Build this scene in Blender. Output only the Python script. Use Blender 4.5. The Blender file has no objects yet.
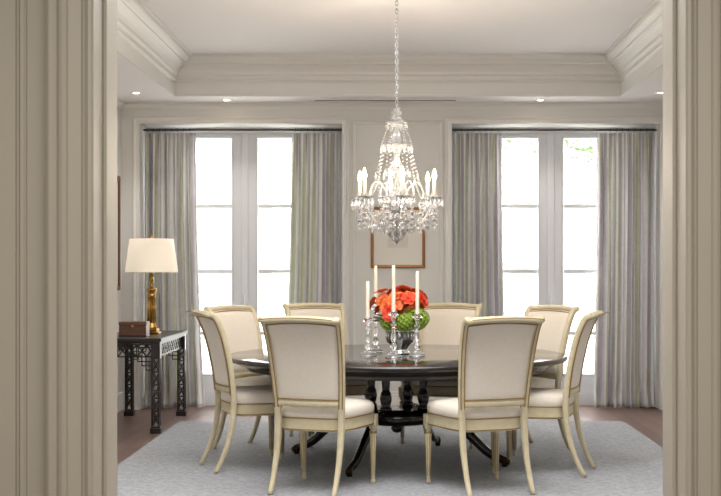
import bpy, bmesh, math, random
from mathutils import Vector, Matrix
random.seed(7)
pi=math.pi
D=bpy.data
scene=bpy.context.scene
# ---------------------------------------------------------------- materials
def lin(h):
    h=h.lstrip('#'); o=[]
    for i in (0,2,4):
        c=int(h[i:i+2],16)/255
        o.append(c/12.92 if c<=.04045 else ((c+.055)/1.055)**2.4)
    return (*o,1)
def mat(name,col,rough=.5,metal=0,noise=0,nscale=20,bump=0,bscale=80,emit=None,estr=0,**kw):
    m=D.materials.new(name); m.use_nodes=True; nt=m.node_tree; b=nt.nodes['Principled BSDF']
    c=lin(col) if isinstance(col,str) else col
    b.inputs['Base Color'].default_value=c
    b.inputs['Roughness'].default_value=rough; b.inputs['Metallic'].default_value=metal
    tc=nt.nodes.new('ShaderNodeTexCoord')
    if noise>0:
        n=nt.nodes.new('ShaderNodeTexNoise'); n.inputs['Scale'].default_value=nscale; n.inputs['Detail'].default_value=4
        nt.links.new(tc.outputs['Object'],n.inputs['Vector'])
        mx=nt.nodes.new('ShaderNodeMix'); mx.data_type='RGBA'
        mx.inputs[6].default_value=tuple(x*(1-noise) for x in c[:3])+(1,)
        mx.inputs[7].default_value=tuple(min(1,x*(1+noise)) for x in c[:3])+(1,)
        nt.links.new(n.outputs['Fac'],mx.inputs[0]); nt.links.new(mx.outputs[2],b.inputs['Base Color'])
    if bump>0:
        n2=nt.nodes.new('ShaderNodeTexNoise'); n2.inputs['Scale'].default_value=bscale; n2.inputs['Detail'].default_value=3
        nt.links.new(tc.outputs['Object'],n2.inputs['Vector'])
        bp=nt.nodes.new('ShaderNodeBump'); bp.inputs['Strength'].default_value=bump; bp.inputs['Distance'].default_value=.01
        nt.links.new(n2.outputs['Fac'],bp.inputs['Height']); nt.links.new(bp.outputs['Normal'],b.inputs['Normal'])
    if emit:
        b.inputs['Emission Color'].default_value=lin(emit); b.inputs['Emission Strength'].default_value=estr
    for k,v in kw.items(): b.inputs[k.replace('_',' ')].default_value=v
    return m
M_wall=mat('wall_paint','#cfcecb',.6,noise=.02,nscale=3)
M_trim=mat('trim_paint','#d4d3d0',.4,noise=.015,nscale=4)
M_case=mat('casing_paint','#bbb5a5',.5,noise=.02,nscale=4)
M_win=mat('window_paint','#d0d2d6',.4,noise=.01)
M_ceil=mat('ceiling_paint','#e0dedf',.7,noise=.01,nscale=3)
M_up=mat('upholstery_linen','#d2cabd',.85,noise=.07,nscale=50,bump=.15,bscale=300,Sheen_Weight=.15)
M_frame=mat('cream_gilt_paint','#bfb496',.38,noise=.18,nscale=22)
M_gilt=mat('gilt_edge','#93784a',.4,metal=.5,noise=.15,nscale=40)
M_dark=mat('dark_mahogany','#130d0a',.11,noise=.25,nscale=6,Coat_Weight=.3)
M_ebon=mat('ebonised_wood','#15100e',.3,noise=.2,nscale=10)
M_brass=mat('aged_brass','#b18a48',.25,metal=1,noise=.1,nscale=30)
M_foot=mat('dark_bronze_caster','#3c2e1c',.4,metal=1,noise=.1,nscale=30)
M_shade=mat('lamp_shade_linen','#eee6d8',.8,noise=.02,nscale=90,emit='#ffebcf',estr=.22)
M_box=mat('burl_wood','#553322',.3,noise=.35,nscale=30)
M_gold=mat('gold_frame','#8f5f2e',.35,metal=.25,noise=.15,nscale=30)
M_mat=mat('picture_mount','#d9d6ce',.8,noise=.01)
M_ink=mat('print_paper','#cdcac2',.8,noise=.15,nscale=25)
M_chrome=mat('silver','#c9c9c9',.15,metal=1,noise=.05)
M_candle=mat('candle_wax','#efe6d3',.5,noise=.02,Subsurface_Weight=.1)
M_or=mat('petal_orange','#ff7a42',.55,noise=.3,nscale=25)
M_rd=mat('petal_coral','#ee4c2a',.55,noise=.25,nscale=25)
M_green=mat('hydrangea_green','#93b03c',.6,noise=.25,nscale=40)
M_leaf=mat('leaf_green','#3f5a26',.5,noise=.25,nscale=30)
M_rod=mat('rod_bronze','#4a443e',.4,metal=.6,noise=.05)
M_bulb=mat('bulb_glow','#fff2d8',.3,emit='#ffc880',estr=12)
M_can=mat('downlight_glow','#fff2d8',.3,emit='#ffe6bd',estr=30)
M_white=mat('white_enamel','#e8e6e2',.4,noise=.01)
M_slot=mat('vent_dark','#3a3835',.6,noise=.05)
M_ext=mat('stucco_white','#d5d3cf',.9,noise=.06,nscale=2)
M_ext2=mat('exterior_stone_grey','#6f6c67',.9,noise=.1,nscale=2)
M_extg=mat('exterior_glazing','#6b6b69',.5,noise=.05)
M_pave=mat('paving','#bdbab2',.9,noise=.1,nscale=2)
M_tree=mat('tree_foliage','#4b5c38',.6,noise=.3,nscale=5)
def crystal():
    m=D.materials.new('crystal_glass'); m.use_nodes=True; nt=m.node_tree; b=nt.nodes['Principled BSDF']
    b.inputs['Base Color'].default_value=(1,1,1,1); b.inputs['Roughness'].default_value=.02
    b.inputs['IOR'].default_value=1.65
    n=nt.nodes.new('ShaderNodeTexNoise'); n.inputs['Scale'].default_value=60
    tc=nt.nodes.new('ShaderNodeTexCoord'); nt.links.new(tc.outputs['Object'],n.inputs['Vector'])
    r=nt.nodes.new('ShaderNodeMapRange'); r.inputs[3].default_value=.80; r.inputs[4].default_value=1.0
    nt.links.new(n.outputs['Fac'],r.inputs[0]); nt.links.new(r.outputs[0],b.inputs['Transmission Weight'])
    return m
M_cry=crystal()
def glass_pane():
    m=D.materials.new('window_glass'); m.use_nodes=True; nt=m.node_tree; nt.nodes.clear()
    o=nt.nodes.new('ShaderNodeOutputMaterial'); t=nt.nodes.new('ShaderNodeBsdfTransparent'); g=nt.nodes.new('ShaderNodeBsdfGlossy')
    g.inputs['Roughness'].default_value=.02
    x=nt.nodes.new('ShaderNodeMixShader'); x.inputs[0].default_value=.05
    nt.links.new(t.outputs[0],x.inputs[1]); nt.links.new(g.outputs[0],x.inputs[2]); nt.links.new(x.outputs[0],o.inputs[0])
    return m
M_glass=glass_pane()
def floor_mat():
    m=D.materials.new('oak_boards'); m.use_nodes=True; nt=m.node_tree; b=nt.nodes['Principled BSDF']
    tc=nt.nodes.new('ShaderNodeTexCoord'); mp=nt.nodes.new('ShaderNodeMapping'); mp.inputs['Rotation'].default_value=(0,0,pi/2)
    br=nt.nodes.new('ShaderNodeTexBrick'); br.inputs['Scale'].default_value=1
    br.inputs['Brick Width'].default_value=1.1; br.inputs['Row Height'].default_value=.12; br.inputs['Mortar Size'].default_value=.003
    br.inputs['Color1'].default_value=lin('#84695f'); br.inputs['Color2'].default_value=lin('#674f46'); br.inputs['Mortar'].default_value=lin('#3c2b25')
    nt.links.new(tc.outputs['Object'],mp.inputs[0]); nt.links.new(mp.outputs[0],br.inputs['Vector'])
    n=nt.nodes.new('ShaderNodeTexNoise'); n.inputs['Scale'].default_value=6; n.inputs['Detail'].default_value=6
    mp2=nt.nodes.new('ShaderNodeMapping'); mp2.inputs['Scale'].default_value=(8,1,1)
    nt.links.new(tc.outputs['Object'],mp2.inputs[0]); nt.links.new(mp2.outputs[0],n.inputs['Vector'])
    mx=nt.nodes.new('ShaderNodeMix'); mx.data_type='RGBA'; mx.blend_type='MULTIPLY'; mx.inputs[0].default_value=.4
    nt.links.new(br.outputs['Color'],mx.inputs[6]); nt.links.new(n.outputs['Fac'],mx.inputs[7])
    nt.links.new(mx.outputs[2],b.inputs['Base Color']); b.inputs['Roughness'].default_value=.35
    return m
M_floor=floor_mat()
def rug_mat():
    m=D.materials.new('wool_rug'); m.use_nodes=True; nt=m.node_tree; b=nt.nodes['Principled BSDF']
    tc=nt.nodes.new('ShaderNodeTexCoord')
    w=nt.nodes.new('ShaderNodeTexNoise'); w.inputs['Scale'].default_value=38; w.inputs['Detail'].default_value=6; w.inputs['Roughness'].default_value=.7
    mp=nt.nodes.new('ShaderNodeMapping'); mp.inputs['Scale'].default_value=(1,1.8,1)
    nt.links.new(tc.outputs['Object'],mp.inputs[0]); nt.links.new(mp.outputs[0],w.inputs['Vector'])
    cr=nt.nodes.new('ShaderNodeValToRGB'); cr.color_ramp.elements[0].position=.38; cr.color_ramp.elements[1].position=.62
    cr.color_ramp.elements[0].color=lin('#7c7f84'); cr.color_ramp.elements[1].color=lin('#a1a3a6')
    nt.links.new(w.outputs['Fac'],cr.inputs[0]); nt.links.new(cr.outputs[0],b.inputs['Base Color']); b.inputs['Roughness'].default_value=.95
    bp=nt.nodes.new('ShaderNodeBump'); bp.inputs['Strength'].default_value=.6; bp.inputs['Distance'].default_value=.008
    nt.links.new(w.outputs['Fac'],bp.inputs['Height']); nt.links.new(bp.outputs['Normal'],b.inputs['Normal'])
    return m
M_rug=rug_mat()
def curtain_mat():
    m=D.materials.new('striped_silk'); m.use_nodes=True; nt=m.node_tree; b=nt.nodes['Principled BSDF']
    uv=nt.nodes.new('ShaderNodeUVMap'); sep=nt.nodes.new('ShaderNodeSeparateXYZ'); nt.links.new(uv.outputs[0],sep.inputs[0])
    fr=nt.nodes.new('ShaderNodeMath'); fr.operation='FRACT'
    nt.links.new(sep.outputs[0],fr.inputs[0])
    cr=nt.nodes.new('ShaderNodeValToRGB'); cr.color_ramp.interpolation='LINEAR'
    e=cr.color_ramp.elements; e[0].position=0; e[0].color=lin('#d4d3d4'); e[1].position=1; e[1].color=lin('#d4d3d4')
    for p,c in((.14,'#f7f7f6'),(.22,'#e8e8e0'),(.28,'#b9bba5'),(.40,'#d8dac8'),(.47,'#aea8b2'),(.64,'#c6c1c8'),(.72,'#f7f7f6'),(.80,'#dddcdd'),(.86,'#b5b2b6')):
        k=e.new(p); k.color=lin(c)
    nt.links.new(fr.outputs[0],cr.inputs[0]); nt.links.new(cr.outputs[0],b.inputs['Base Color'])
    b.inputs['Roughness'].default_value=.3; b.inputs['Metallic'].default_value=.12; b.inputs['Sheen Weight'].default_value=.4; b.inputs['Specular IOR Level'].default_value=.8
    n=nt.nodes.new('ShaderNodeTexNoise'); n.inputs['Scale'].default_value=10; n.inputs['Detail'].default_value=3
    mp=nt.nodes.new('ShaderNodeMapping'); mp.inputs['Scale'].default_value=(1.5,1.5,1.4)
    tc=nt.nodes.new('ShaderNodeTexCoord'); nt.links.new(tc.outputs['Object'],mp.inputs[0]); nt.links.new(mp.outputs[0],n.inputs['Vector'])
    bp=nt.nodes.new('ShaderNodeBump'); bp.inputs['Strength'].default_value=.9; bp.inputs['Distance'].default_value=.03
    nt.links.new(n.outputs['Fac'],bp.inputs['Height']); nt.links.new(bp.outputs['Normal'],b.inputs['Normal'])
    tr=nt.nodes.new('ShaderNodeBsdfTranslucent'); nt.links.new(cr.outputs[0],tr.inputs[0])
    mx=nt.nodes.new('ShaderNodeMixShader'); mx.inputs[0].default_value=.3
    out=nt.nodes['Material Output']
    nt.links.new(b.outputs[0],mx.inputs[1]); nt.links.new(tr.outputs[0],mx.inputs[2]); nt.links.new(mx.outputs[0],out.inputs[0])
    return m
M_cur=curtain_mat()
# ---------------------------------------------------------------- builder
class B:
    def __init__(s): s.v=[];s.f=[];s.m=[];s.sm=[];s.mats=[]
    def mi(s,m):
        if m not in s.mats: s.mats.append(m)
        return s.mats.index(m)
    def add(s,vs,fs,m,smooth=False,M=None):
        o=len(s.v); i=s.mi(m)
        for p in vs:
            p=Vector(p); s.v.append(M@p if M else p)
        for f in fs: s.f.append([o+k for k in f]); s.m.append(i); s.sm.append(smooth)
    def box(s,x0,x1,y0,y1,z0,z1,m,bev=0,M=None):
        bm=bmesh.new(); bmesh.ops.create_cube(bm,size=1)
        for v in bm.verts: v.co=Vector(((x0+x1)/2+v.co.x*(x1-x0),(y0+y1)/2+v.co.y*(y1-y0),(z0+z1)/2+v.co.z*(z1-z0)))
        if bev>0: bmesh.ops.bevel(bm,geom=bm.edges[:],offset=bev,segments=2,affect='EDGES',profile=.6)
        bm.verts.index_update()
        s.add([v.co.copy() for v in bm.verts],[[v.index for v in f.verts] for f in bm.faces],m,False,M); bm.free()
    def lathe(s,prof,m,seg=20,M=None,smooth=True):
        vs=[];fs=[];n=len(prof)
        for r,z in prof:
            for k in range(seg):
                a=2*pi*k/seg; vs.append((max(r,1e-4)*math.cos(a),max(r,1e-4)*math.sin(a),z))
        for i in range(n-1):
            for k in range(seg):
                k2=(k+1)%seg; fs.append([i*seg+k,i*seg+k2,(i+1)*seg+k2,(i+1)*seg+k])
        fs.append([k for k in range(seg)][::-1]); fs.append([(n-1)*seg+k for k in range(seg)])
        s.add(vs,fs,m,smooth,M)
    def tube(s,path,rad,m,seg=8,ref=(1,0,0),closed=False,smooth=True,sq=1.0,M=None):
        P=[Vector(p) for p in path]; n=len(P); ref=Vector(ref); vs=[];fs=[]
        for i,p in enumerate(P):
            if closed: t=P[(i+1)%n]-P[i-1]
            else: t=P[min(i+1,n-1)]-P[max(i-1,0)]
            t.normalize(); side=ref-t*ref.dot(t)
            if side.length<1e-4: side=Vector((0,1,0))-t*t.y
            side.normalize(); nn=t.cross(side)
            r=rad[i] if isinstance(rad,list) else rad
            a,b=(r if isinstance(r,tuple) else (r,r))
            for k in range(seg):
                th=2*pi*(k+.5)/seg; c,d=math.cos(th),math.sin(th)
                c=math.copysign(abs(c)**sq,c); d=math.copysign(abs(d)**sq,d)
                vs.append(p+side*a*c+nn*b*d)
        for i in range(n if closed else n-1):
            j=(i+1)%n
            for k in range(seg):
                k2=(k+1)%seg; fs.append([i*seg+k,i*seg+k2,j*seg+k2,j*seg+k])
        if not closed:
            fs.append([k for k in range(seg)][::-1]); fs.append([(n-1)*seg+k for k in range(seg)])
        s.add(vs,fs,m,smooth,M)
    def rings(s,rings,m,smooth=True,cap=True,M=None):
        seg=len(rings[0]); vs=[p for r in rings for p in r]; fs=[]
        for i in range(len(rings)-1):
            for k in range(seg):
                k2=(k+1)%seg; fs.append([i*seg+k,i*seg+k2,(i+1)*seg+k2,(i+1)*seg+k])
        if cap: fs.append(list(range(seg))[::-1]); fs.append([(len(rings)-1)*seg+k for k in range(seg)])
        s.add(vs,fs,m,smooth,M)
    def frame(s,rect,prof,m,plane='XY',base=0.0,sgn=1):
        a0,a1,b0,b1=rect; vs=[];fs=[];n=len(prof)
        for ins,h in prof:
            for a,b in((a0+ins,b0+ins),(a1-ins,b0+ins),(a1-ins,b1-ins),(a0+ins,b1-ins)):
                hh=base+sgn*h
                vs.append((a,b,hh) if plane=='XY' else ((a,hh,b) if plane=='XZ' else (hh,a,b)))
        for i in range(n-1):
            for k in range(4):
                k2=(k+1)%4; fs.append([i*4+k,i*4+k2,(i+1)*4+k2,(i+1)*4+k])
        s.add(vs,fs,m,False)
    def octa(s,c,r,h,m,seg=6,top=.4):
        c=Vector(c); vs=[c+Vector((0,0,h*top))]
        for k in range(seg):
            vs.append(c+Vector((r*math.cos(2*pi*k/seg),r*math.sin(2*pi*k/seg),0)))
        vs.append(c-Vector((0,0,h*(1-top)))); fs=[]
        for k in range(seg):
            k2=(k+1)%seg; fs.append([0,1+k,1+k2]); fs.append([seg+1,1+k2,1+k])
        s.add(vs,fs,m,False)
    def mesh(s,name):
        me=D.meshes.new(name); me.from_pydata([tuple(v) for v in s.v],[],s.f)
        for m in s.mats: me.materials.append(m)
        for p,i,sm in zip(me.polygons,s.m,s.sm): p.material_index=i; p.use_smooth=sm
        bm=bmesh.new(); bm.from_mesh(me); bmesh.ops.recalc_face_normals(bm,faces=bm.faces[:]); bm.to_mesh(me); bm.free()
        return me
    def obj(s,name,loc=(0,0,0),rz=0):
        return place(name,s.mesh(name),loc,rz)
def place(name,me,loc=(0,0,0),rz=0):
    o=D.objects.new(name,me); o.location=loc; o.rotation_euler=(0,0,rz); scene.collection.objects.link(o); return o
def catmull(P,n=6):
    P=[Vector(p) for p in P]; out=[]
    Q=[P[0]*2-P[1]]+P+[P[-1]*2-P[-2]]
    for i in range(1,len(Q)-2):
        for k in range(n):
            t=k/n; a,b,c,d=Q[i-1],Q[i],Q[i+1],Q[i+2]
            out.append(.5*((2*b)+(c-a)*t+(2*a-5*b+4*c-d)*t*t+(3*b-a-3*c+d)*t**3))
    out.append(P[-1]); return out
T=Matrix.Translation
# ---------------------------------------------------------------- room
XL,XR,YB,YF=-2.65,2.71,12.60,4.25
ZS,ZT=2.972,3.34
CH=3.6
WL=(-2.47,-.514); WR=(.552,2.568); ZH=2.77
b=B(); b.box(-6,6,-2.2,13.2,-.1,0,M_floor); b.obj('floor')
b=B()
b.box(XL-.1,WL[0],YB,YB+.5,0,CH,M_wall); b.box(WL[1],WR[0],YB,YB+.5,0,CH,M_wall); b.box(WR[1],XR+.1,YB,YB+.5,0,CH,M_wall)
b.box(WL[0],WL[1],YB,YB+.5,ZH,CH,M_wall); b.box(WR[0],WR[1],YB,YB+.5,ZH,CH,M_wall)
b.obj('wall_back')
b=B(); b.box(XL-.2,XL,3.95,13.1,0,CH,M_wall); b.obj('wall_left')
b=B(); b.box(XR,XR+.2,3.95,13.1,0,CH,M_wall); b.obj('wall_right')
DL,DR,DZ=-.912,.879,2.62
b=B(); b.box(-3.2,DL,3.95,4.25,0,CH,M_case); b.box(DR,3.2,3.95,4.25,0,CH,M_case); b.box(DL,DR,3.95,4.25,DZ,CH,M_case)
b.obj('wall_front')
TX0,TX1,TY0,TY1=-2.06,2.11,5.0,12.13
b=B()
b.box(XL,TX0,YF,YB,ZS,CH,M_ceil); b.box(TX1,XR,YF,YB,ZS,CH,M_ceil)
b.box(TX0,TX1,TY1,YB,ZS,CH,M_ceil); b.box(TX0,TX1,YF,TY0,ZS,CH,M_ceil)
b.box(TX0,TX1,TY0,TY1,ZT,CH,M_ceil)
b.obj('ceiling')
b=B()
prof=[(-.001,ZS+.002),(.012,ZS+.002),(.012,ZS+.015),(0.002,ZS+.02),(.002,ZS+.13),(.02,ZS+.135),(.03,ZS+.15),(.022,ZS+.165),(.022,ZS+.185),(.035,ZS+.19),(.045,ZS+.2),(.05,ZS+.225),(.07,ZS+.25),(.1,ZS+.275),(.125,ZS+.285),(.125,ZS+.30),(.14,ZS+.305),(.165,ZS+.325),(.175,ZS+.34),(.175,ZT-.012),(.2,ZT-.01),(.2,ZT+.001)]
b.frame((TX0,TX1,TY0,TY1),prof,M_trim); b.obj('trim_1')
b=B(); b.frame((XL,XR,YF,YB),[(-.001,ZS-.06),(.012,ZS-.06),(.012,ZS-.045),(.02,ZS-.03),(.035,ZS-.015),(.035,ZS+.001)],M_trim); b.obj('trim_2')
def bb(name,segs):
    b=B()
    for (x0,x1,y0,y1) in segs:
        b.box(x0,x1,y0,y1,0,.15,M_trim,.004)
        if x1-x0>y1-y0: b.box(x0,x1,y0+.005,y1,.15,.175,M_trim,.004)
        else: b.box(x0+ .002,x1-.002,y0,y1,.15,.175,M_trim,.004)
    b.obj(name)
bb('baseboard_back',[(XL+.02,WL[0]-.02,YB-.02,YB),(WL[1]+.02,WR[0]-.02,YB-.02,YB),(WR[1]+.02,XR-.02,YB-.02,YB)])
bb('baseboard_left',[(XL,XL+.02,YF,YB)])
bb('baseboard_right',[(XR-.02,XR,YF,YB)])
pm=[(0,0),(0,.018),(.008,.024),(.016,.020),(.02,.010),(.03,.008),(.036,.0)]
b=B()
for W in (WL,WR):
    pr=[(0,0),(0,.02),(.012,.026),(.024,.02),(.03,.012),(.052,.012),(.058,.02),(.07,.02),(.07,0)]
    a0,a1=W; w=.07
    vs=[];fs=[]
    for ins,h in pr:
        y=YB-h
        for (x,z) in ((a0-w+ins,0),(a0-w+ins,ZH+w-ins),(a1+w-ins,ZH+w-ins),(a1+w-ins,0)): vs.append((x,y,z))
    for i in range(len(pr)-1):
        for k in range(3): fs.append([i*4+k,i*4+k+1,(i+1)*4+k+1,(i+1)*4+k])
    b.add(vs,fs,M_trim)
b.obj('trim_3')
b=B()
b.frame((-.415,.465,.3,2.80),pm,M_trim,'XZ',YB,-1)
b.obj('trim_4')
b=B()
for y0 in (4.6,6.6,8.6):
    b.frame((y0,y0+1.7,.3,2.75),pm,M_trim,'YZ',XL,1)
for y0 in (4.6,6.6,8.6,10.6):
    b.frame((y0,y0+1.7,.3,2.75),pm,M_trim,'YZ',XR,-1)
b.obj('trim_5')
def casing(name,xe,sg,y0,out):
    pr=[(.0,0),(.0,.018),(.006,.026),(.014,.028),(.022,.022),(.026,.008),(.034,.008),(.038,.018),(.075,.022),(.08,.032),(.088,.038),(.092,.038),(.094,.03),(.100,.03),(.104,.05),(.112,.058),(.125,.058),(.135,.05),(.14,.03),(.14,0)]
    b=B(); vs=[];fs=[]; n=len(pr)
    for d,h in pr:
        x=xe+sg*d
        vs.append((x,y0+out*h,0)); vs.append((x,y0+out*h,DZ+.14))
    for i in range(n-1): fs.append([2*i,2*i+1,2*i+3,2*i+2])
    b.add(vs,fs,M_case)
    return b
for nm,xe,sg in(('trim_6',DL,-1),('trim_7',DR,1)):
    b=casing(nm,xe,sg,3.95,-1)
    c=casing(nm,xe,sg,4.25,1); b.add(c.v,c.f,M_case)
    x0,x1=sorted((xe,xe-sg*.012)); b.box(x0,x1,4.06,4.14,0,DZ,M_case,.003)
    b.obj(nm)
b=B(); b.box(DL-.14,DR+.14,3.90,3.95,DZ,DZ+.14,M_case,.01); b.box(DL-.14,DR+.14,4.25,4.30,DZ,DZ+.14,M_case,.01); b.obj('trim_8')
b=B()
b.frame((-2.4,DL-.205,.3,2.9),[(0,0),(0,.012),(.006,.02),(.016,.02),(.022,.01),(.03,.008),(.036,0)],M_case,'XZ',3.95,-1)
b.frame((DR+.205,2.4,.3,2.9),[(0,0),(0,.012),(.006,.02),(.016,.02),(.022,.01),(.03,.008),(.036,0)],M_case,'XZ',3.95,-1)
b.obj('trim_9')
b=B(); b.box(-2.7,-2.5,-2.0,3.95,0,CH,M_case); b.obj('wall_hall_left')
b=B(); b.box(2.5,2.7,-2.0,3.95,0,CH,M_case); b.obj('wall_hall_right')
b=B(); b.box(-2.7,2.7,-2.2,-2.0,0,CH,M_case); b.obj('wall_hall_rear')
b=B(); b.box(-2.7,2.7,-2.2,3.95,3.1,3.3,M_ceil); b.obj('ceiling_hall')
# ---------------------------------------------------------------- windows (french casements)
def window(name,x0,x1,panes):
    b=B(); y0,y1=12.98,13.04; zt,zb=2.665,.32
    xs=[x0]+[v for p in panes for v in p]+[x1]
    for i in range(0,len(xs),2): b.box(xs[i],xs[i+1],y0,y1,0,ZH,M_win)
    for p in panes:
        b.box(p[0],p[1],y0,y1,zt,ZH,M_win); b.box(p[0],p[1],y0,y1,0,zb,M_win)
        for z in (.72,1.34,1.99): b.box(p[0],p[1],y0+.005,y1-.005,z-.018,z+.018,M_win)
        b.frame((p[0]-.02,p[1]+.02,zb-.02,zt+.02),[(0,0),(.003,.014),(.014,.016),(.02,.004)],M_win,'XZ',y0,-1)
        b.box(p[0],p[1],13.005,13.011,zb,zt,M_glass)
    mid=(panes[0][1]+panes[1][0])/2
    b.box(mid-.035,mid+.035,y0-.025,y0,0.02,ZH-.02,M_win,.006)
    b.lathe([(.010,-.06),(.012,-.05),(.008,0),(.012,.05),(.010,.06)],M_win,10,T((mid,y0-.05,1.05)))
    b.box(mid-.006,mid+.006,y0-.05,y0-.02,1.045,1.055,M_win)
    b.box(x0,x1,y0-.03,y0,ZH-.05,ZH,M_win,.005); b.box(x0,x1,y0-.03,y0,0,.12,M_win,.005)
    b.obj(name)
window('window_1',WL[0],WL[1],[(-2.16,-1.635),(-1.365,-.84)])
window('window_2',WR[0],WR[1],[(.90,1.425),(1.685,2.21)])
# ---------------------------------------------------------------- curtains
def curtain(name,x0,x1,pl,seed,fl=0,fr=0):
    rnd=random.Random(seed); nu,nv=pl*14,60; z0,z1=.012,2.695; yc=12.74
    ph=[rnd.uniform(-.6,.6) for _ in range(pl+2)]; am=[rnd.uniform(.6,1.3) for _ in range(pl+2)]
    drift=[rnd.uniform(-1,1) for _ in range(pl+2)]
    vs=[];uvs=[]
    for j in range(nv+1):
        v=j/nv; z=z1+(z0-z1)*v
        for i in range(nu+1):
            u=i/nu; q=u*pl; k=int(min(q,pl-1e-6)); f=q-k
            dr=(drift[k]*(1-f)+drift[k+1]*f)*.8*v
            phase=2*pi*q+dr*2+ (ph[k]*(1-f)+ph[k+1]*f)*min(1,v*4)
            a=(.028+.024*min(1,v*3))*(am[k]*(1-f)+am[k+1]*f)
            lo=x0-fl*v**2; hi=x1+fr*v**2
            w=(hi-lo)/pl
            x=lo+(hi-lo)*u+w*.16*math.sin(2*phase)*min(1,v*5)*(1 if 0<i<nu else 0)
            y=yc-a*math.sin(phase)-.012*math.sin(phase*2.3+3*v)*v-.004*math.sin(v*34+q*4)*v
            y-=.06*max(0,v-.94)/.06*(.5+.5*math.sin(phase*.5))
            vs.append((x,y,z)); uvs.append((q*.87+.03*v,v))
    fs=[[j*(nu+1)+i,j*(nu+1)+i+1,(j+1)*(nu+1)+i+1,(j+1)*(nu+1)+i] for j in range(nv) for i in range(nu)]
    me=D.meshes.new(name); me.from_pydata(vs,[],fs); me.materials.append(M_cur)
    uvl=me.uv_layers.new(name='UVMap')
    for l in me.loops: uvl.data[l.index].uv=uvs[l.vertex_index]
    for p in me.polygons: p.use_smooth=True
    o=place(name,me); s=o.modifiers.new('thick','SOLIDIFY'); s.thickness=.003
    return o
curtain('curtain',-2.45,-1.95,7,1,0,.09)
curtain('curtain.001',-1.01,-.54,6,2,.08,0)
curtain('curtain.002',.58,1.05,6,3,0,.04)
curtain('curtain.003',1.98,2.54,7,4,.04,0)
for i,W in enumerate((WL,WR)):
    b=B(); b.tube([(W[0]+.005,12.74,2.725),(W[1]-.005,12.74,2.725)],.010,M_rod,12,ref=(0,0,1))
    for s in (0,1):
        for k in range(8):
            x=(W[0]+.04+k*.06) if s==0 else (W[1]-.04-k*.06)
            pts=[(x,12.74+.015*math.cos(2*pi*t/12),2.725+.015*math.sin(2*pi*t/12)) for t in range(12)]
            b.tube(pts,.003,M_rod,6,closed=True)
    b.obj('curtain_rod' if i==0 else 'curtain_rod.001')
# ---------------------------------------------------------------- rug
b=B(); b.box(-1.92,2.03,5.6,11.55,0,.012,M_rug,.004); b.obj('area_rug')
RZ=.0125
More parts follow.
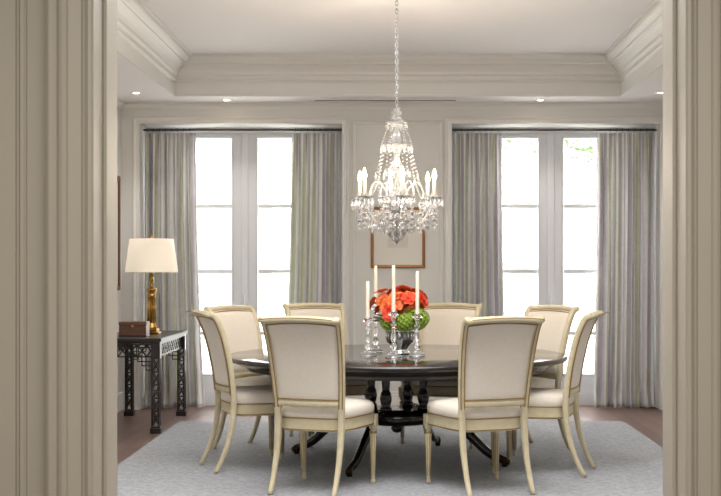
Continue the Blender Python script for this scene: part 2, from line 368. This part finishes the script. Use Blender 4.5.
# ---------------------------------------------------------------- dining chair
def chair_mesh():
    b=B()
    key=[(0,-.375,0),(0,-.315,.12),(0,-.27,.26),(0,-.25,.40),(0,-.252,.52),(0,-.275,.70),(0,-.315,.88),(0,-.36,1.0),(0,-.395,1.045),(0,-.425,1.055)]
    P=catmull(key,5)
    def hw(z): 
        return .205 if z<.45 else .205+(.240-.205)*((z-.45)/.62)
    for sg in(-1,1):
        path=[(sg*hw(p.z),p.y,p.z) for p in P]
        rad=[]
        for p in P:
            z=p.z
            a=.0135+.006*min(1,z/.35) if z<.4 else .0195
            rad.append((a,a*1.0))
        b.tube(path,rad,M_frame,12,ref=(1,0,0),sq=.6)
        for dx in (-.011,.011):
            b.tube([(sg*(hw(p.z))+dx,p.y-.0185,p.z-.004) for p in P if .5<p.z<1.03],.0038,M_gilt,6,ref=(1,0,0))
    def yb(z):
        for a,c in zip(P,P[1:]):
            if a.z<=z<=c.z+1e-6: return a.y+(c.y-a.y)*((z-a.z)/max(1e-6,c.z-a.z))
        return P[-1].y
    cv=lambda u:-.02*(1-u*u)
    N=18
    def rail(z,dy,ra,rb,m,arch,w):
        b.tube([(u*w,yb(z)+dy+cv(u),z+arch*(1-u*u)) for u in [-1+2*i/N for i in range(N+1)]],(ra,rb),m,12,ref=(0,0,1),sq=.7)
    rail(1.045,-.004,.019,.026,M_frame,.014,.240)
    rail(1.045,-.03,.012,.012,M_frame,.012,.240)
    rail(1.02,.006,.004,.004,M_gilt,.014,.222)
    rail(1.018,-.022,.004,.004,M_gilt,.014,.222)
    rail(1.055,-.043,.003,.003,M_gilt,.012,.232)
    rail(.545,0,.021,.017,M_frame,0,.209)
    rail(.57,-.014,.0035,.0035,M_gilt,0,.205)
    nu,nv=16,16; z0,z1=.56,1.03
    fr=[];bk=[]
    for j in range(nv+1):
        v=j/nv
        for i in range(nu+1):
            u=-1+2*i/nu; z=z0+(z1+.012*(1-u*u)-z0)*v; w=hw(z)-.012
            e=min(1,(1-abs(u))*6)*min(1,(1-abs(2*v-1))*6); e=math.sqrt(max(0,e))
            y=yb(min(z,1.045))+cv(u)
            fr.append((u*w,y+.006+.022*e,z)); bk.append((u*w,y-.006-.008*e,z))
    n=(nu+1)*(nv+1); fs=[]
    for j in range(nv):
        for i in range(nu):
            a=j*(nu+1)+i; fs.append([a,a+1,a+nu+2,a+nu+1]); fs.append([n+a,n+a+nu+1,n+a+nu+2,n+a+1])
    b.add(fr+bk,fs,M_up,True)
    def ring(sc,z,k=40,dy=0):
        o=[]
        for i in range(k):
            th=2*pi*i/k; c,s_=math.cos(th),math.sin(th); c=math.copysign(abs(c)**.42,c); s_=math.copysign(abs(s_)**.42,s_)
            y=.005+.255*s_*sc
            w=.215+(.272-.215)*(s_+1)/2
            o.append((w*c*sc,y,z))
        return o
    b.rings([ring(.95,.372),ring(1,.376),ring(1.005,.385),ring(1.0,.392),ring(1.0,.436),ring(1.01,.442),ring(1.01,.45),ring(.95,.452)],M_frame)
    b.rings([ring(.985,.448),ring(1.0,.455),ring(1.02,.475),ring(1.015,.497),ring(.98,.516),ring(.9,.53),ring(.7,.54),ring(.4,.546),ring(.12,.548)],M_up)
    b.tube([Vector(p) for p in ring(1.012,.453)],.004,M_gilt,6,ref=(0,0,1),closed=True)
    b.tube([Vector(p) for p in ring(1.006,.384)],.0035,M_gilt,6,ref=(0,0,1),closed=True)
    for sg in(-1,1):
        M=T((sg*.236,.222,0))
        b.box(-.026,.026,-.026,.026,.362,.44,M_frame,.004,M)
        b.lathe([(.01,0),(.014,.004),(.015,.02),(.010,.032),(.0125,.04),(.016,.16),(.0215,.315),(.0235,.325),(.017,.333),(.017,.34),(.025,.35),(.025,.362)],M_frame,14,M)
        b.lathe([(.0236,.318),(.0252,.325),(.0236,.332)],M_gilt,14,M)
        for k in range(8):
            a=2*pi*k/8
            b.tube([(sg*.236+.0125*math.cos(a),.222+.0125*math.sin(a),.05),(sg*.236+.0205*math.cos(a),.222+.0205*math.sin(a),.30)],.0022,M_gilt,4)
    for v in b.v: v.z=max(0,v.z)
    return b.mesh('dining_chair')
CM=chair_mesh()
TC=Vector((.015,9.22))
def put_chair(n,bx,by,ang=None,off=.34):
    d=TC-Vector((bx,by))
    a=math.atan2(d.y,d.x)-pi/2 if ang is None else math.radians(ang)
    f=Vector((-math.sin(a),math.cos(a)))
    place('dining_chair' if n==0 else 'dining_chair.%03d'%n,CM,(bx+f.x*off,by+f.y*off,RZ),a)
put_chair(0,-.545,7.76,-19)
put_chair(1,.625,7.76,20)
put_chair(2,-1.235,8.80,-68)
put_chair(3,1.26,8.64,73)
put_chair(4,-1.22,9.93,-125)
put_chair(5,1.16,9.93,128)
put_chair(6,-.64,10.55,-158)
put_chair(7,.44,10.55,164)
# ---------------------------------------------------------------- dining table
b=B(); R=1.2; Z=.75
b.lathe([(1.12,Z-.06),(R-.02,Z-.034),(R-.006,Z-.032),(R,Z-.022),(R,Z-.012),(R-.006,Z-.003),(R-.012,Z),(.6,Z),(.02,Z)],M_dark,96)
b.lathe([(1.04,Z-.10),(1.05,Z-.10),(1.06,Z-.095),(1.06,Z-.05),(1.04,Z-.05)],M_dark,80)
b.box(-.36,.36,-.36,.36,Z-.12,Z-.05,M_dark,.01)
A0=math.radians(247)
for k in range(4):
    a=A0+k*pi/2; c,s=math.cos(a),math.sin(a)
    M=T((.2*c,.2*s,0))
    b.lathe([(.042,.36),(.042,.385),(.03,.40),(.036,.42),(.042,.45),(.036,.49),(.026,.51),(.028,.54),(.032,.60),(.04,.615),(.04,.64)],M_dark,20,M)
    pts=[(.16,.30),(.30,.335),(.42,.30),(.55,.20),(.68,.09),(.80,.04)]
    P=catmull([(r*c,r*s,z) for r,z in pts],6)
    b.tube(P,[(.028-.010*i/len(P),.042-.016*i/len(P)) for i in range(len(P))],M_dark,12,ref=(-s,c,0),sq=.7)
    Mf=T((.80*c,.80*s,0))
    b.lathe([(.018,0),(.02,.005),(.02,.03),(.012,.04)],M_foot,12,Mf)
    b.tube([(.78*c,.78*s,.05),(.81*c,.81*s,.036),(.835*c,.835*s,.028)],[(.020,.027),(.020,.025),(.014,.016)],M_foot,12,ref=(-s,c,0),sq=.7)
b.lathe([(.05,.25),(.2,.26),(.28,.275),(.29,.30),(.29,.345),(.27,.36),(.05,.362)],M_dark,32)
b.lathe([(.005,.19),(.03,.2),(.045,.225),(.03,.26)],M_dark,16)
b.obj('dining_table',(TC.x,TC.y,RZ))
TT=Z+RZ
# ---------------------------------------------------------------- candlesticks
def candlestick(n,x,y,h,cl):
    b=B()
    k=h/.31
    b.lathe([(.055,0),(.058,.004),(.056,.012),(.036,.022),(.016,.035),(.012,.05),(.022,.062*k),(.026,.075*k),(.018,.09*k),(.01,.10*k),(.016,.115*k),(.02,.13*k),(.013,.17*k),(.010,.20*k),(.02,.215*k),(.022,.225*k),(.012,.24*k),(.014,.255*k),(.022,.275*k),(.024,h-.008),(.03,h),(.014,h+.001)],M_cry,16)
    b.lathe([(.054,-.0),(.0585,.0),(.0585,.003),(.054,.003)],M_chrome,20)
    b.lathe([(.021,h-.004),(.026,h),(.026,h+.004),(.013,h+.006)],M_chrome,16)
    for i in range(8):
        a=2*pi*i/8; b.octa((.03*math.cos(a),.03*math.sin(a),h-.018),.005,.026,M_cry)
    b.lathe([(.0135,h),(.0135,h+.006),(.0125,h+cl*.7),(.011,h+cl-.004),(.004,h+cl)],M_candle,16)
    b.lathe([(.001,h+cl-.002),(.001,h+cl+.01)],M_slot,6)
    b.obj('candlestick' if n==0 else 'candlestick.%03d'%n,(x,y,TT))
candlestick(0,-.01,8.90,.31,.32)
candlestick(1,-.19,9.05,.26,.26)
candlestick(2,-.14,9.46,.33,.30)
candlestick(3,.155,9.03,.29,.30)
# ---------------------------------------------------------------- flowers
b=B()
b.lathe([(.07,0),(.075,.006),(.07,.015),(.05,.025),(.055,.04),(.085,.08),(.098,.12),(.1,.16),(.105,.17),(.1,.172),(.095,.16),(.09,.12),(.03,.06)],M_chrome,28)
for i in range(20):
    a=2*pi*i/20
    b.tube([(.087*math.cos(a),.087*math.sin(a),.08),(.1*math.cos(a),.1*math.sin(a),.12),(.1015*math.cos(a),.1015*math.sin(a),.16)],.004,M_chrome,6)
b.obj('flower_vase',(.035,9.25,TT))
b=B(); rnd=random.Random(5)
def basis(n):
    n=Vector(n).normalized(); return n.to_track_quat('Z','Y').to_matrix().to_4x4()
def bloom(c,n,r,m,layers=3):
    Mx=T(c)@basis(n)@Matrix.Rotation(rnd.random()*6,4,'Z')
    for L in range(layers):
        np_=6 if L==0 else 5; tilt=[.35,.75,1.15][L]; rr=r*[1,.8,.55][L]
        for k in range(np_):
            a=2*pi*k/np_+L*.5+rnd.uniform(-.15,.15)
            vs=[];nu,nv=4,5
            for j in range(nv+1):
                t=j/nv
                for i in range(nu+1):
                    s=-1+2*i/nu; w=rr*.52*math.sin(pi*(.12+.8*t))**.7
                    R_=rr*t; x=R_*math.cos(tilt*.9)+.05*rr; z=R_*math.sin(tilt*.9)*(1-.25*t*t)+.12*rr*s*s-.15*rr*t*t+rnd.uniform(-.06,.06)*rr
                    y=w*s
                    vs.append((x*math.cos(a)-y*math.sin(a),x*math.sin(a)+y*math.cos(a),z))
            fs=[[j*(nu+1)+i,j*(nu+1)+i+1,(j+1)*(nu+1)+i+1,(j+1)*(nu+1)+i] for j in range(nv) for i in range(nu)]
            b.add(vs,fs,m,True,Mx)
    b.lathe([(.002,0),(.12*r,.1*r),(.13*r,.35*r),(.03*r,.5*r)],m,8,Mx)
C=Vector((-.005,0,.315))
def fib(n):
    for i in range(n):
        z=1-2*(i+.5)/n; r=math.sqrt(1-z*z); a=i*2.39996; yield Vector((r*math.cos(a),r*math.sin(a),z))
for d in fib(48):
    if d.z<-.2: continue
    if d.z<.05 and rnd.random()<.5:continue
    if d.x>.5 and d.z<.25: continue
    k=rnd.uniform(.85,1.2)
    p=C+Vector((d.x*.17,d.y*.155,d.z*.13))*k+Vector([rnd.uniform(-.012,.012) for _ in range(3)])
    bloom(p,d+Vector((rnd.uniform(-.4,.4),rnd.uniform(-.4,.4),.25)),rnd.uniform(.05,.072),M_or if rnd.random()<.6 else M_rd)
def hyd(c,r):
    for d in fib(70):
        p=Vector(c)+d*r
        Mx=T(p)@basis(d)@Matrix.Rotation(rnd.random()*6,4,'Z')
        q=r*.24
        for k in range(4):
            a=k*pi/2; ca,sa=math.cos(a),math.sin(a)
            vs=[(0,0,0),(q*.6*ca-q*.45*sa,q*.6*sa+q*.45*ca,q*.25),(q*1.15*ca,q*1.15*sa,q*.1),(q*.6*ca+q*.45*sa,q*.6*sa-q*.45*ca,q*.25)]
            b.add(vs,[[0,1,2,3]],M_green,False,Mx)
    b.lathe([(.01,-r*.9),(r*.6,-r*.6),(r*.9,0),(r*.6,r*.6),(.01,r*.9)],M_leaf,12,T(c))
hyd((.12,-.09,.25),.075); hyd((.03,-.13,.23),.06); hyd((.15,.05,.25),.06); hyd((-.08,-.10,.23),.058); hyd((-.02,.11,.23),.05)
for i in range(46):
    a=rnd.random()*2*pi; el=rnd.uniform(0,.6); d=Vector((math.cos(a)*math.cos(el),math.sin(a)*math.cos(el),math.sin(el)))
    p0=Vector((0,0,.225))+d*.10; L=rnd.uniform(.07,.13); side=d.cross(Vector((0,0,1))).normalized()
    P=[p0,p0+d*L*.5+side*L*.22+Vector((0,0,.012)),p0+d*L,p0+d*L*.5-side*L*.22+Vector((0,0,.012)),p0+d*L*.5]
    b.add(P,[[0,1,4],[1,2,4],[2,3,4],[3,0,4]],M_leaf if i%3 else M_green,True)
for i in range(12):
    a=2*pi*i/12; b.tube([(.01*math.cos(a),.01*math.sin(a),.175),(.05*math.cos(a),.05*math.sin(a),.21),(.08*math.cos(a),.08*math.sin(a),.28)],.003,M_leaf,6)
b.obj('flower_arrangement',(.035,9.25,TT))
# ---------------------------------------------------------------- chandelier
CX,CY=.012,9.22
b=B()
def z_(y): return 1.373+(268-y)/141.
zt=ZT; z0=z_(110); n=int((zt-z0-.03)/.03)
for i in range(n):
    zc=z0+.02+i*(zt-.03-z0-.02)/n; pts=[]
    for k in range(12):
        t=2*pi*k/12; h=.022*math.sin(t); w=.010*math.cos(t)
        pts.append((w,0,zc+h) if i%2 else (0,w,zc+h))
    b.tube(pts,.0028,M_chrome,5,ref=(0,1,0) if i%2 else (1,0,0),closed=True)
b.lathe([(.012,ZT-.06),(.03,ZT-.045),(.055,ZT-.02),(.06,ZT),(.01,ZT)],M_chrome,20)
stem=[(.004,z_(107)),(.03,z_(109)),(.042,z_(113)),(.03,z_(117)),(.05,z_(120)),(.066,z_(123)),(.035,z_(126)),(.022,z_(129)),(.045,z_(136)),(.058,z_(143)),(.035,z_(150)),(.018,z_(154)),(.028,z_(160)),(.04,z_(168)),(.036,z_(178)),(.02,z_(186)),(.026,z_(190)),(.06,z_(196)),(.075,z_(203)),(.06,z_(210)),(.03,z_(214)),(.04,z_(218)),(.055,z_(223)),(.035,z_(229)),(.006,z_(234))]
b.lathe(stem[::-1],M_cry,12,smooth=False)
b.tube([(0,0,z_(236)),(0,0,z_(108))],.005,M_chrome,8)
def dish(z,r,dl=.036,rr=.007):
    b.lathe([(.012,z+.02),(r*.6,z+.012),(r,z),(r+.004,z+.003),(r*.6,z+.018),(.012,z+.028)],M_cry,20)
    n=max(10,int(r*170))
    for k in range(n):
        a=2*pi*k/n; b.octa((r*math.cos(a),r*math.sin(a),z-.02),rr,dl,M_cry)
dish(z_(123),.075); dish(z_(146),.11,.055,.010); dish(z_(170),.085,.055,.009); dish(z_(198),.13,.065,.011); dish(z_(222),.11,.08,.012)
arm_a=[math.radians(278+60*k) for k in range(6)]
AR=.285
def strand(p0,p1,sag,n,r):
    p0=Vector(p0);p1=Vector(p1)
    for i in range(n+1):
        t=i/n; p=p0.lerp(p1,t)-Vector((0,0,sag*4*t*(1-t))); b.octa(p,r,r*2.4,M_cry,6,.5)
for k,a in enumerate(arm_a):
    c,s=math.cos(a),math.sin(a)
    pts=[(.03,z_(212)),(.08,z_(222)),(.15,z_(226)),(.21,z_(219)),(.26,z_(208)),(AR,z_(200))]
    P=catmull([(r*c,r*s,z) for r,z in pts],6)
    b.tube(P,.0095,M_cry,8,ref=(-s,c,0))
    M=T((AR*c,AR*s,0))
    zc=z_(199)
    b.lathe([(.006,zc-.012),(.03,zc-.006),(.056,zc+.004),(.062,zc+.009),(.03,zc+.002),(.014,zc+.004)],M_cry,18,M)
    b.lathe([(.01,zc),(.024,zc+.015),(.026,zc+.034),(.014,zc+.036)],M_cry,14,M)
    b.lathe([(.0125,zc+.01),(.0125,zc+.125),(.010,zc+.13)],M_candle,12,M)
    b.lathe([(.006,zc+.128),(.015,zc+.142),(.018,zc+.156),(.010,zc+.184),(.001,zc+.206)],M_bulb,12,M)
    for j in range(12):
        t=2*pi*j/12; b.octa((AR*c+.06*math.cos(t),AR*s+.06*math.sin(t),zc-.035),.010,.075,M_cry)
        b.octa((AR*c+.06*math.cos(t),AR*s+.06*math.sin(t),zc+.002),.005,.012,M_cry)
    for j in range(5):
        b.octa((AR*c,AR*s,zc-.03-.038*j),.012+.003*j,.034+.009*j,M_cry)
    strand((.11*c,.11*s,z_(147)),((AR-.05)*c,(AR-.05)*s,z_(197)),.08,20,.0085)
    a2=a+pi/3; c2,s2=math.cos(a2),math.sin(a2)
    strand((AR*c,AR*s,zc-.01),(AR*c2,AR*s2,zc-.01),.10,15,.009)
    strand((.07*c,.07*s,z_(125)),(.07*c2,.07*s2,z_(125)),.03,6,.006)
    am=a+pi/6
    cm,sm=math.cos(am),math.sin(am)
    P=catmull([(.03*cm,.03*sm,z_(208)),(.09*cm,.09*sm,z_(188)),(.15*cm,.15*sm,z_(182)),(.19*cm,.19*sm,z_(192)),(.175*cm,.175*sm,z_(200))],5)
    b.tube(P,.006,M_cry,6,ref=(-sm,cm,0))
    for j in range(6): b.octa((.175*cm,.175*sm,z_(203)-.036*j),.012+.002*j,.036+.006*j,M_cry)
    b.octa((.15*cm,.15*sm,z_(180)+.02),.008,.06,M_cry,6,.6)
    strand((.065*cm,.065*sm,z_(127)),(.11*cm,.11*sm,z_(146)),.0,7,.007)
    strand((.11*cm,.11*sm,z_(148)),(.13*cm,.13*sm,z_(196)),.02,14,.007)
    strand((.11*c,.11*s,z_(222)),(.02*c,.02*s,z_(240)),.02,8,.010)
    for j in range(4):
        rr=.06+.05*j
        b.octa((rr*c,rr*s,z_(230)+.012*j),.014,.07,M_cry,6,.3)
        b.octa((rr*cm*.9,rr*sm*.9,z_(227)+.01*j),.013,.065,M_cry,6,.3)
for k in range(10):
    a=2*pi*k/10; b.octa((.05*math.cos(a),.05*math.sin(a),z_(232)),.011,.065,M_cry,6,.3)
b.octa((0,0,z_(239)),.026,.065,M_cry,8,.4)
b.obj('chandelier',(CX,CY,0))
for k,a in enumerate(arm_a):
    l=D.lights.new('bulb_light','POINT'); l.energy=11; l.color=(1,.85,.66); l.shadow_soft_size=.02
    o=D.objects.new('bulb_light_%d'%k,l); o.location=(CX+AR*math.cos(a),CY+AR*math.sin(a),z_(199)+.235); scene.collection.objects.link(o)
# ---------------------------------------------------------------- side table (chinese fretwork)
b=B(); x0,x1,y0,y1=-2.5,-1.955,10.78,12.12; h=.79
b.box(x0-.02,x1+.02,y0-.02,y1+.02,h-.028,h,M_ebon,.005)
b.box(x0-.008,x1+.008,y0-.008,y1+.008,h-.045,h-.028,M_ebon,.004)
def fret(p0,p1,zb,zt,n,t=.008):
    p0=Vector(p0);p1=Vector(p1)
    def bar(a,za,c,zc,r=t):
        A=p0.lerp(p1,a);C_=p0.lerp(p1,c)
        b.tube([(A.x,A.y,za),(C_.x,C_.y,zc)],r,M_ebon,4,ref=(0,0,1) if abs(za-zc)<.01 else (1,0,0),smooth=False)
    bar(0,zb,1,zb); bar(0,zt,1,zt)
    for i in range(n):
        a,c=i/n,(i+1)/n; m=(a+c)/2; q=(c-a)*.22
        bar(a,zb,a,zt); bar(a,zb,m-q,(zb+zt)/2); bar(a,zt,m-q,(zb+zt)/2); bar(c,zb,m+q,(zb+zt)/2); bar(c,zt,m+q,(zb+zt)/2); bar(m-q,(zb+zt)/2,m,zt); bar(m,zt,m+q,(zb+zt)/2); bar(m-q,(zb+zt)/2,m,zb); bar(m,zb,m+q,(zb+zt)/2)
    bar(1,zb,1,zt)
ins=.03
C4=[(x0+ins,y0+ins),(x1-ins,y0+ins),(x1-ins,y1-ins),(x0+ins,y1-ins)]
for i,(px,py) in enumerate(C4):
    w=.028
    for dx in(-w,w):
        for dy in(-w,w): b.box(px+dx-.008,px+dx+.008,py+dy-.008,py+dy+.008,.03,h-.04,M_ebon)
    b.box(px-.045,px+.045,py-.045,py+.045,0,.045,M_ebon,.006)
    b.box(px-.038,px+.038,py-.038,py+.038,.045,.06,M_ebon,.004)
    b.box(px-.037,px+.037,py-.037,py+.037,h-.17,h-.04,M_ebon,.002)
    for k in range(5):
        za=.07+k*.11; zb_=za+.11
        for (A,C_) in (((-w,-w),(w,-w)),((w,-w),(w,w)),((-w,w),(w,w)),((-w,-w),(-w,w))):
            b.tube([(px+A[0],py+A[1],za),(px+C_[0],py+C_[1],zb_)],.006,M_ebon,4,smooth=False)
            b.tube([(px+C_[0],py+C_[1],za),(px+A[0],py+A[1],zb_)],.006,M_ebon,4,smooth=False)
            b.tube([(px+A[0],py+A[1],zb_),(px+C_[0],py+C_[1],zb_)],.006,M_ebon,4,ref=(0,0,1),smooth=False)
for i in range(4):
    p,q=C4[i],C4[(i+1)%4]; L=math.hypot(q[0]-p[0],q[1]-p[1])
    fret((*p,0),(*q,0),h-.155,h-.055,max(3,round(L/.2)))
    d=Vector((q[0]-p[0],q[1]-p[1],0)).normalized()
    for base,sg in((Vector((*p,0)),1),(Vector((*q,0)),-1)):
        for k in range(3):
            o_=.05+.035*k
            A=base+d*sg*(.035)
            b.tube([A+d*sg*o_+Vector((0,0,h-.16)),A+d*sg*o_*.98+Vector((0,0,h-.16-.035*(3-k)))],.006,M_ebon,4,smooth=False)
            b.tube([A+Vector((0,0,h-.16-.035*(k+1))),A+d*sg*(.05+.035*(2-k))+Vector((0,0,h-.16-.035*(k+1)))],.006,M_ebon,4,ref=(0,0,1),smooth=False)
b.obj('side_table')
b=B()
b.box(-.075,.075,-.075,.075,0,.022,M_brass,.004); b.box(-.058,.058,-.058,.058,.022,.05,M_brass,.006)
b.lathe([(.05,.05),(.052,.062),(.04,.07),(.044,.08),(.036,.09),(.036,.10),(.031,.33),(.038,.34),(.032,.35),(.032,.362),(.045,.385),(.05,.40),(.03,.405),(.015,.42),(.012,.46),(.02,.47),(.02,.52),(.008,.53),(.006,.56)],M_brass,28)
for k in range(14):
    a=2*pi*k/14; b.tube([(.0365*math.cos(a),.0365*math.sin(a),.10),(.0315*math.cos(a),.0315*math.sin(a),.33)],.003,M_brass,6)
b.tube([(0,0,.5),(0,0,.85)],.003,M_brass,6)
zb,ztp=.545,.84
b.lathe([(.232,zb),(.192,ztp),(.189,ztp),(.229,zb)],M_shade,48)
b.f=b.f[:-2]; b.m=b.m[:-2]; b.sm=b.sm[:-2]
b.lathe([(.233,zb-.002),(.2325,zb+.006),(.2305,zb+.006),(.2305,zb-.002)],M_candle,48)
for k in range(3):
    a=2*pi*k/3; b.tube([(0,0,ztp-.01),(.19*math.cos(a),.19*math.sin(a),ztp-.01)],.002,M_brass,6,ref=(0,0,1))
b.lathe([(.004,ztp-.01),(.012,ztp+.01),(.014,ztp+.02),(.004,ztp+.035)],M_brass,14)
b.obj('table_lamp',(-2.15,11.48,.79))
l=D.lights.new('lamp_bulb','POINT'); l.energy=4; l.color=(1,.86,.68); l.shadow_soft_size=.05
o=D.objects.new('lamp_bulb',l); o.location=(-2.15,11.48,.79+.66); scene.collection.objects.link(o)
b=B(); b.box(-.115,.115,-.08,.08,.008,.085,M_box,.005); b.box(-.118,.118,-.083,.083,.088,.125,M_box,.008); b.box(-.119,.119,-.084,.084,.0,.012,M_ebon,.003)
b.box(-.012,.012,-.09,-.083,.075,.1,M_brass,.002); b.box(-.11,.11,-.075,.075,.08,.09,M_ebon)
b.obj('wooden_box',(-2.235,11.15,.79))
# ---------------------------------------------------------------- pictures
b=B(); b.frame((-.235,.292,1.373,1.965),[(0,0),(0,.022),(.008,.03),(.024,.026),(.028,.014),(.030,.006)],M_gold,'XZ',YB,-1)
b.box(-.206,.263,YB-.008,YB,1.402,1.936,M_mat)
b.frame((-.07,.127,1.57,1.80),[(0,0),(0,.0095),(.003,.0095)],M_ink,'XZ',YB,-1); b.box(-.068,.125,YB-.0092,YB-.008,1.572,1.798,M_ink)
b.obj('framed_print')
b=B(); b.frame((11.75,12.42,1.16,2.25),[(0,0),(0,.02),(.015,.028),(.04,.022),(.055,.01)],M_box,'YZ',XL+.002,1)
b.box(XL+.002,XL+.012,11.8,12.37,1.21,2.2,M_mat); b.obj('framed_painting')
# ---------------------------------------------------------------- downlights and vent
def downlight(n,x,y):
    b=B(); b.lathe([(.03,-.003),(.034,-.006),(.048,-.006),(.052,0),(.03,0)],M_white,24); b.lathe([(.0005,-.0035),(.028,-.0035),(.028,-.001),(.0005,-.001)],M_can,20)
    b.obj('recessed_downlight' if n==0 else 'recessed_downlight.%03d'%n,(x,y,ZS))
    l=D.lights.new('spot','SPOT'); l.energy=34; l.spot_size=1.9; l.spot_blend=.8; l.color=(1,.94,.87); l.shadow_soft_size=.03
    o=D.objects.new('downlight_lamp_%d'%n,l); o.location=(x,y,ZS-.02); scene.collection.objects.link(o)
i=0
for x,y in((-1.6,12.36),(1.38,12.36),(-2.36,11.85),(2.42,11.85),(-2.36,9.3),(2.42,9.3),(-2.36,7),(2.42,7)):
    downlight(i,x,y); i+=1
b=B(); b.box(-.78,.6,12.32,12.38,ZS-.006,ZS,M_white,.002); b.box(-.76,.58,12.335,12.365,ZS-.008,ZS-.005,M_slot); b.obj('ceiling_vent')
# ---------------------------------------------------------------- exterior
b=B(); b.box(-14,14,13.2,30,-.3,-.1,M_pave); b.obj('ground_terrace')
b=B()
b.box(-12,12,19,19.5,-.1,4.6,M_ext)
for k in range(12): b.box(-12,12,18.985,19,.35+k*.36,.365+k*.36,M_ext2)
for xx in (-5.2,-2.9,-.6,1.7,4.0):
    b.box(xx,xx+1.1,18.95,19,1.0,2.9,M_ext2,.01); b.box(xx+.1,xx+1,18.94,18.95,1.1,2.8,M_extg)
    b.box(xx+.53,xx+.57,18.93,18.94,1.1,2.8,M_ext); b.box(xx+.1,xx+1,18.93,18.94,1.93,1.97,M_ext)
b.obj('neighbouring_house')
b=B(); rnd=random.Random(3)
b.tube([(0,0,-.1),(.05,0,1.5),(0,.1,2.6),(-.15,0,3.6)],[.09,.07,.05,.03],M_box,8)
b.tube([(0,.05,2.4),(-.4,0,3.0),(-.9,0,3.3)],[.035,.022,.01],M_box,8)
for i in range(900):
    d=Vector([rnd.gauss(0,1) for _ in range(3)]).normalized()*rnd.uniform(.3,1.1); p=Vector((-.75,0,3.2))+Vector((d.x*1.2,d.y,d.z*.45))
    Mx=T(p)@Matrix.Rotation(rnd.random()*6,4,'X')@Matrix.Rotation(rnd.random()*6,4,'Y'); s=.05
    b.add([(-s,0,0),(0,s*.5,0),(s,0,0),(0,-s*.5,0)],[[0,1,2,3]],M_tree,False,Mx)
b.obj('garden_tree',(3.0,16.5,0))
# ---------------------------------------------------------------- world + lights
w=D.worlds.new('sky'); scene.world=w; w.use_nodes=True
w.node_tree.nodes['Background'].inputs[0].default_value=(.97,.985,1,1); w.node_tree.nodes['Background'].inputs[1].default_value=14.0
def area(name,loc,rot,sx,sy,e,col=(1,1,1)):
    l=D.lights.new(name,'AREA'); l.shape='RECTANGLE'; l.size=sx; l.size_y=sy; l.energy=e; l.color=col
    o=D.objects.new(name,l); o.location=loc; o.rotation_euler=rot; scene.collection.objects.link(o); return o
area('dining_fill_down',(0,6.6,3.3),(0,0,0),2.6,2.4,110,(1,.985,.97))  # unseen fill added to brighten the dining room, not a real fitting
area('dining_fill_up',(0,6.6,2.95),(pi,0,0),1.2,1.2,100,(1,.985,.98))  # added fill aimed upward to lift the tray ceiling, no fixture there
area('hall_fill',(0,1.2,3.05),(0,0,0),2.5,2.5,118,(1,.97,.93))  # invented fill behind the doorway, brightens the hall side and casings
# ---------------------------------------------------------------- camera
cam=D.cameras.new('camera'); co=D.objects.new('camera',cam); scene.collection.objects.link(co)
co.location=(0,0,1.373); co.rotation_euler=(pi/2,0,0); cam.sensor_width=36; cam.lens=1300/721*36
cam.shift_x=(360.5-395)/721; cam.shift_y=(268-248)/721; cam.clip_end=100
scene.camera=co
scene.view_settings.view_transform='Standard'
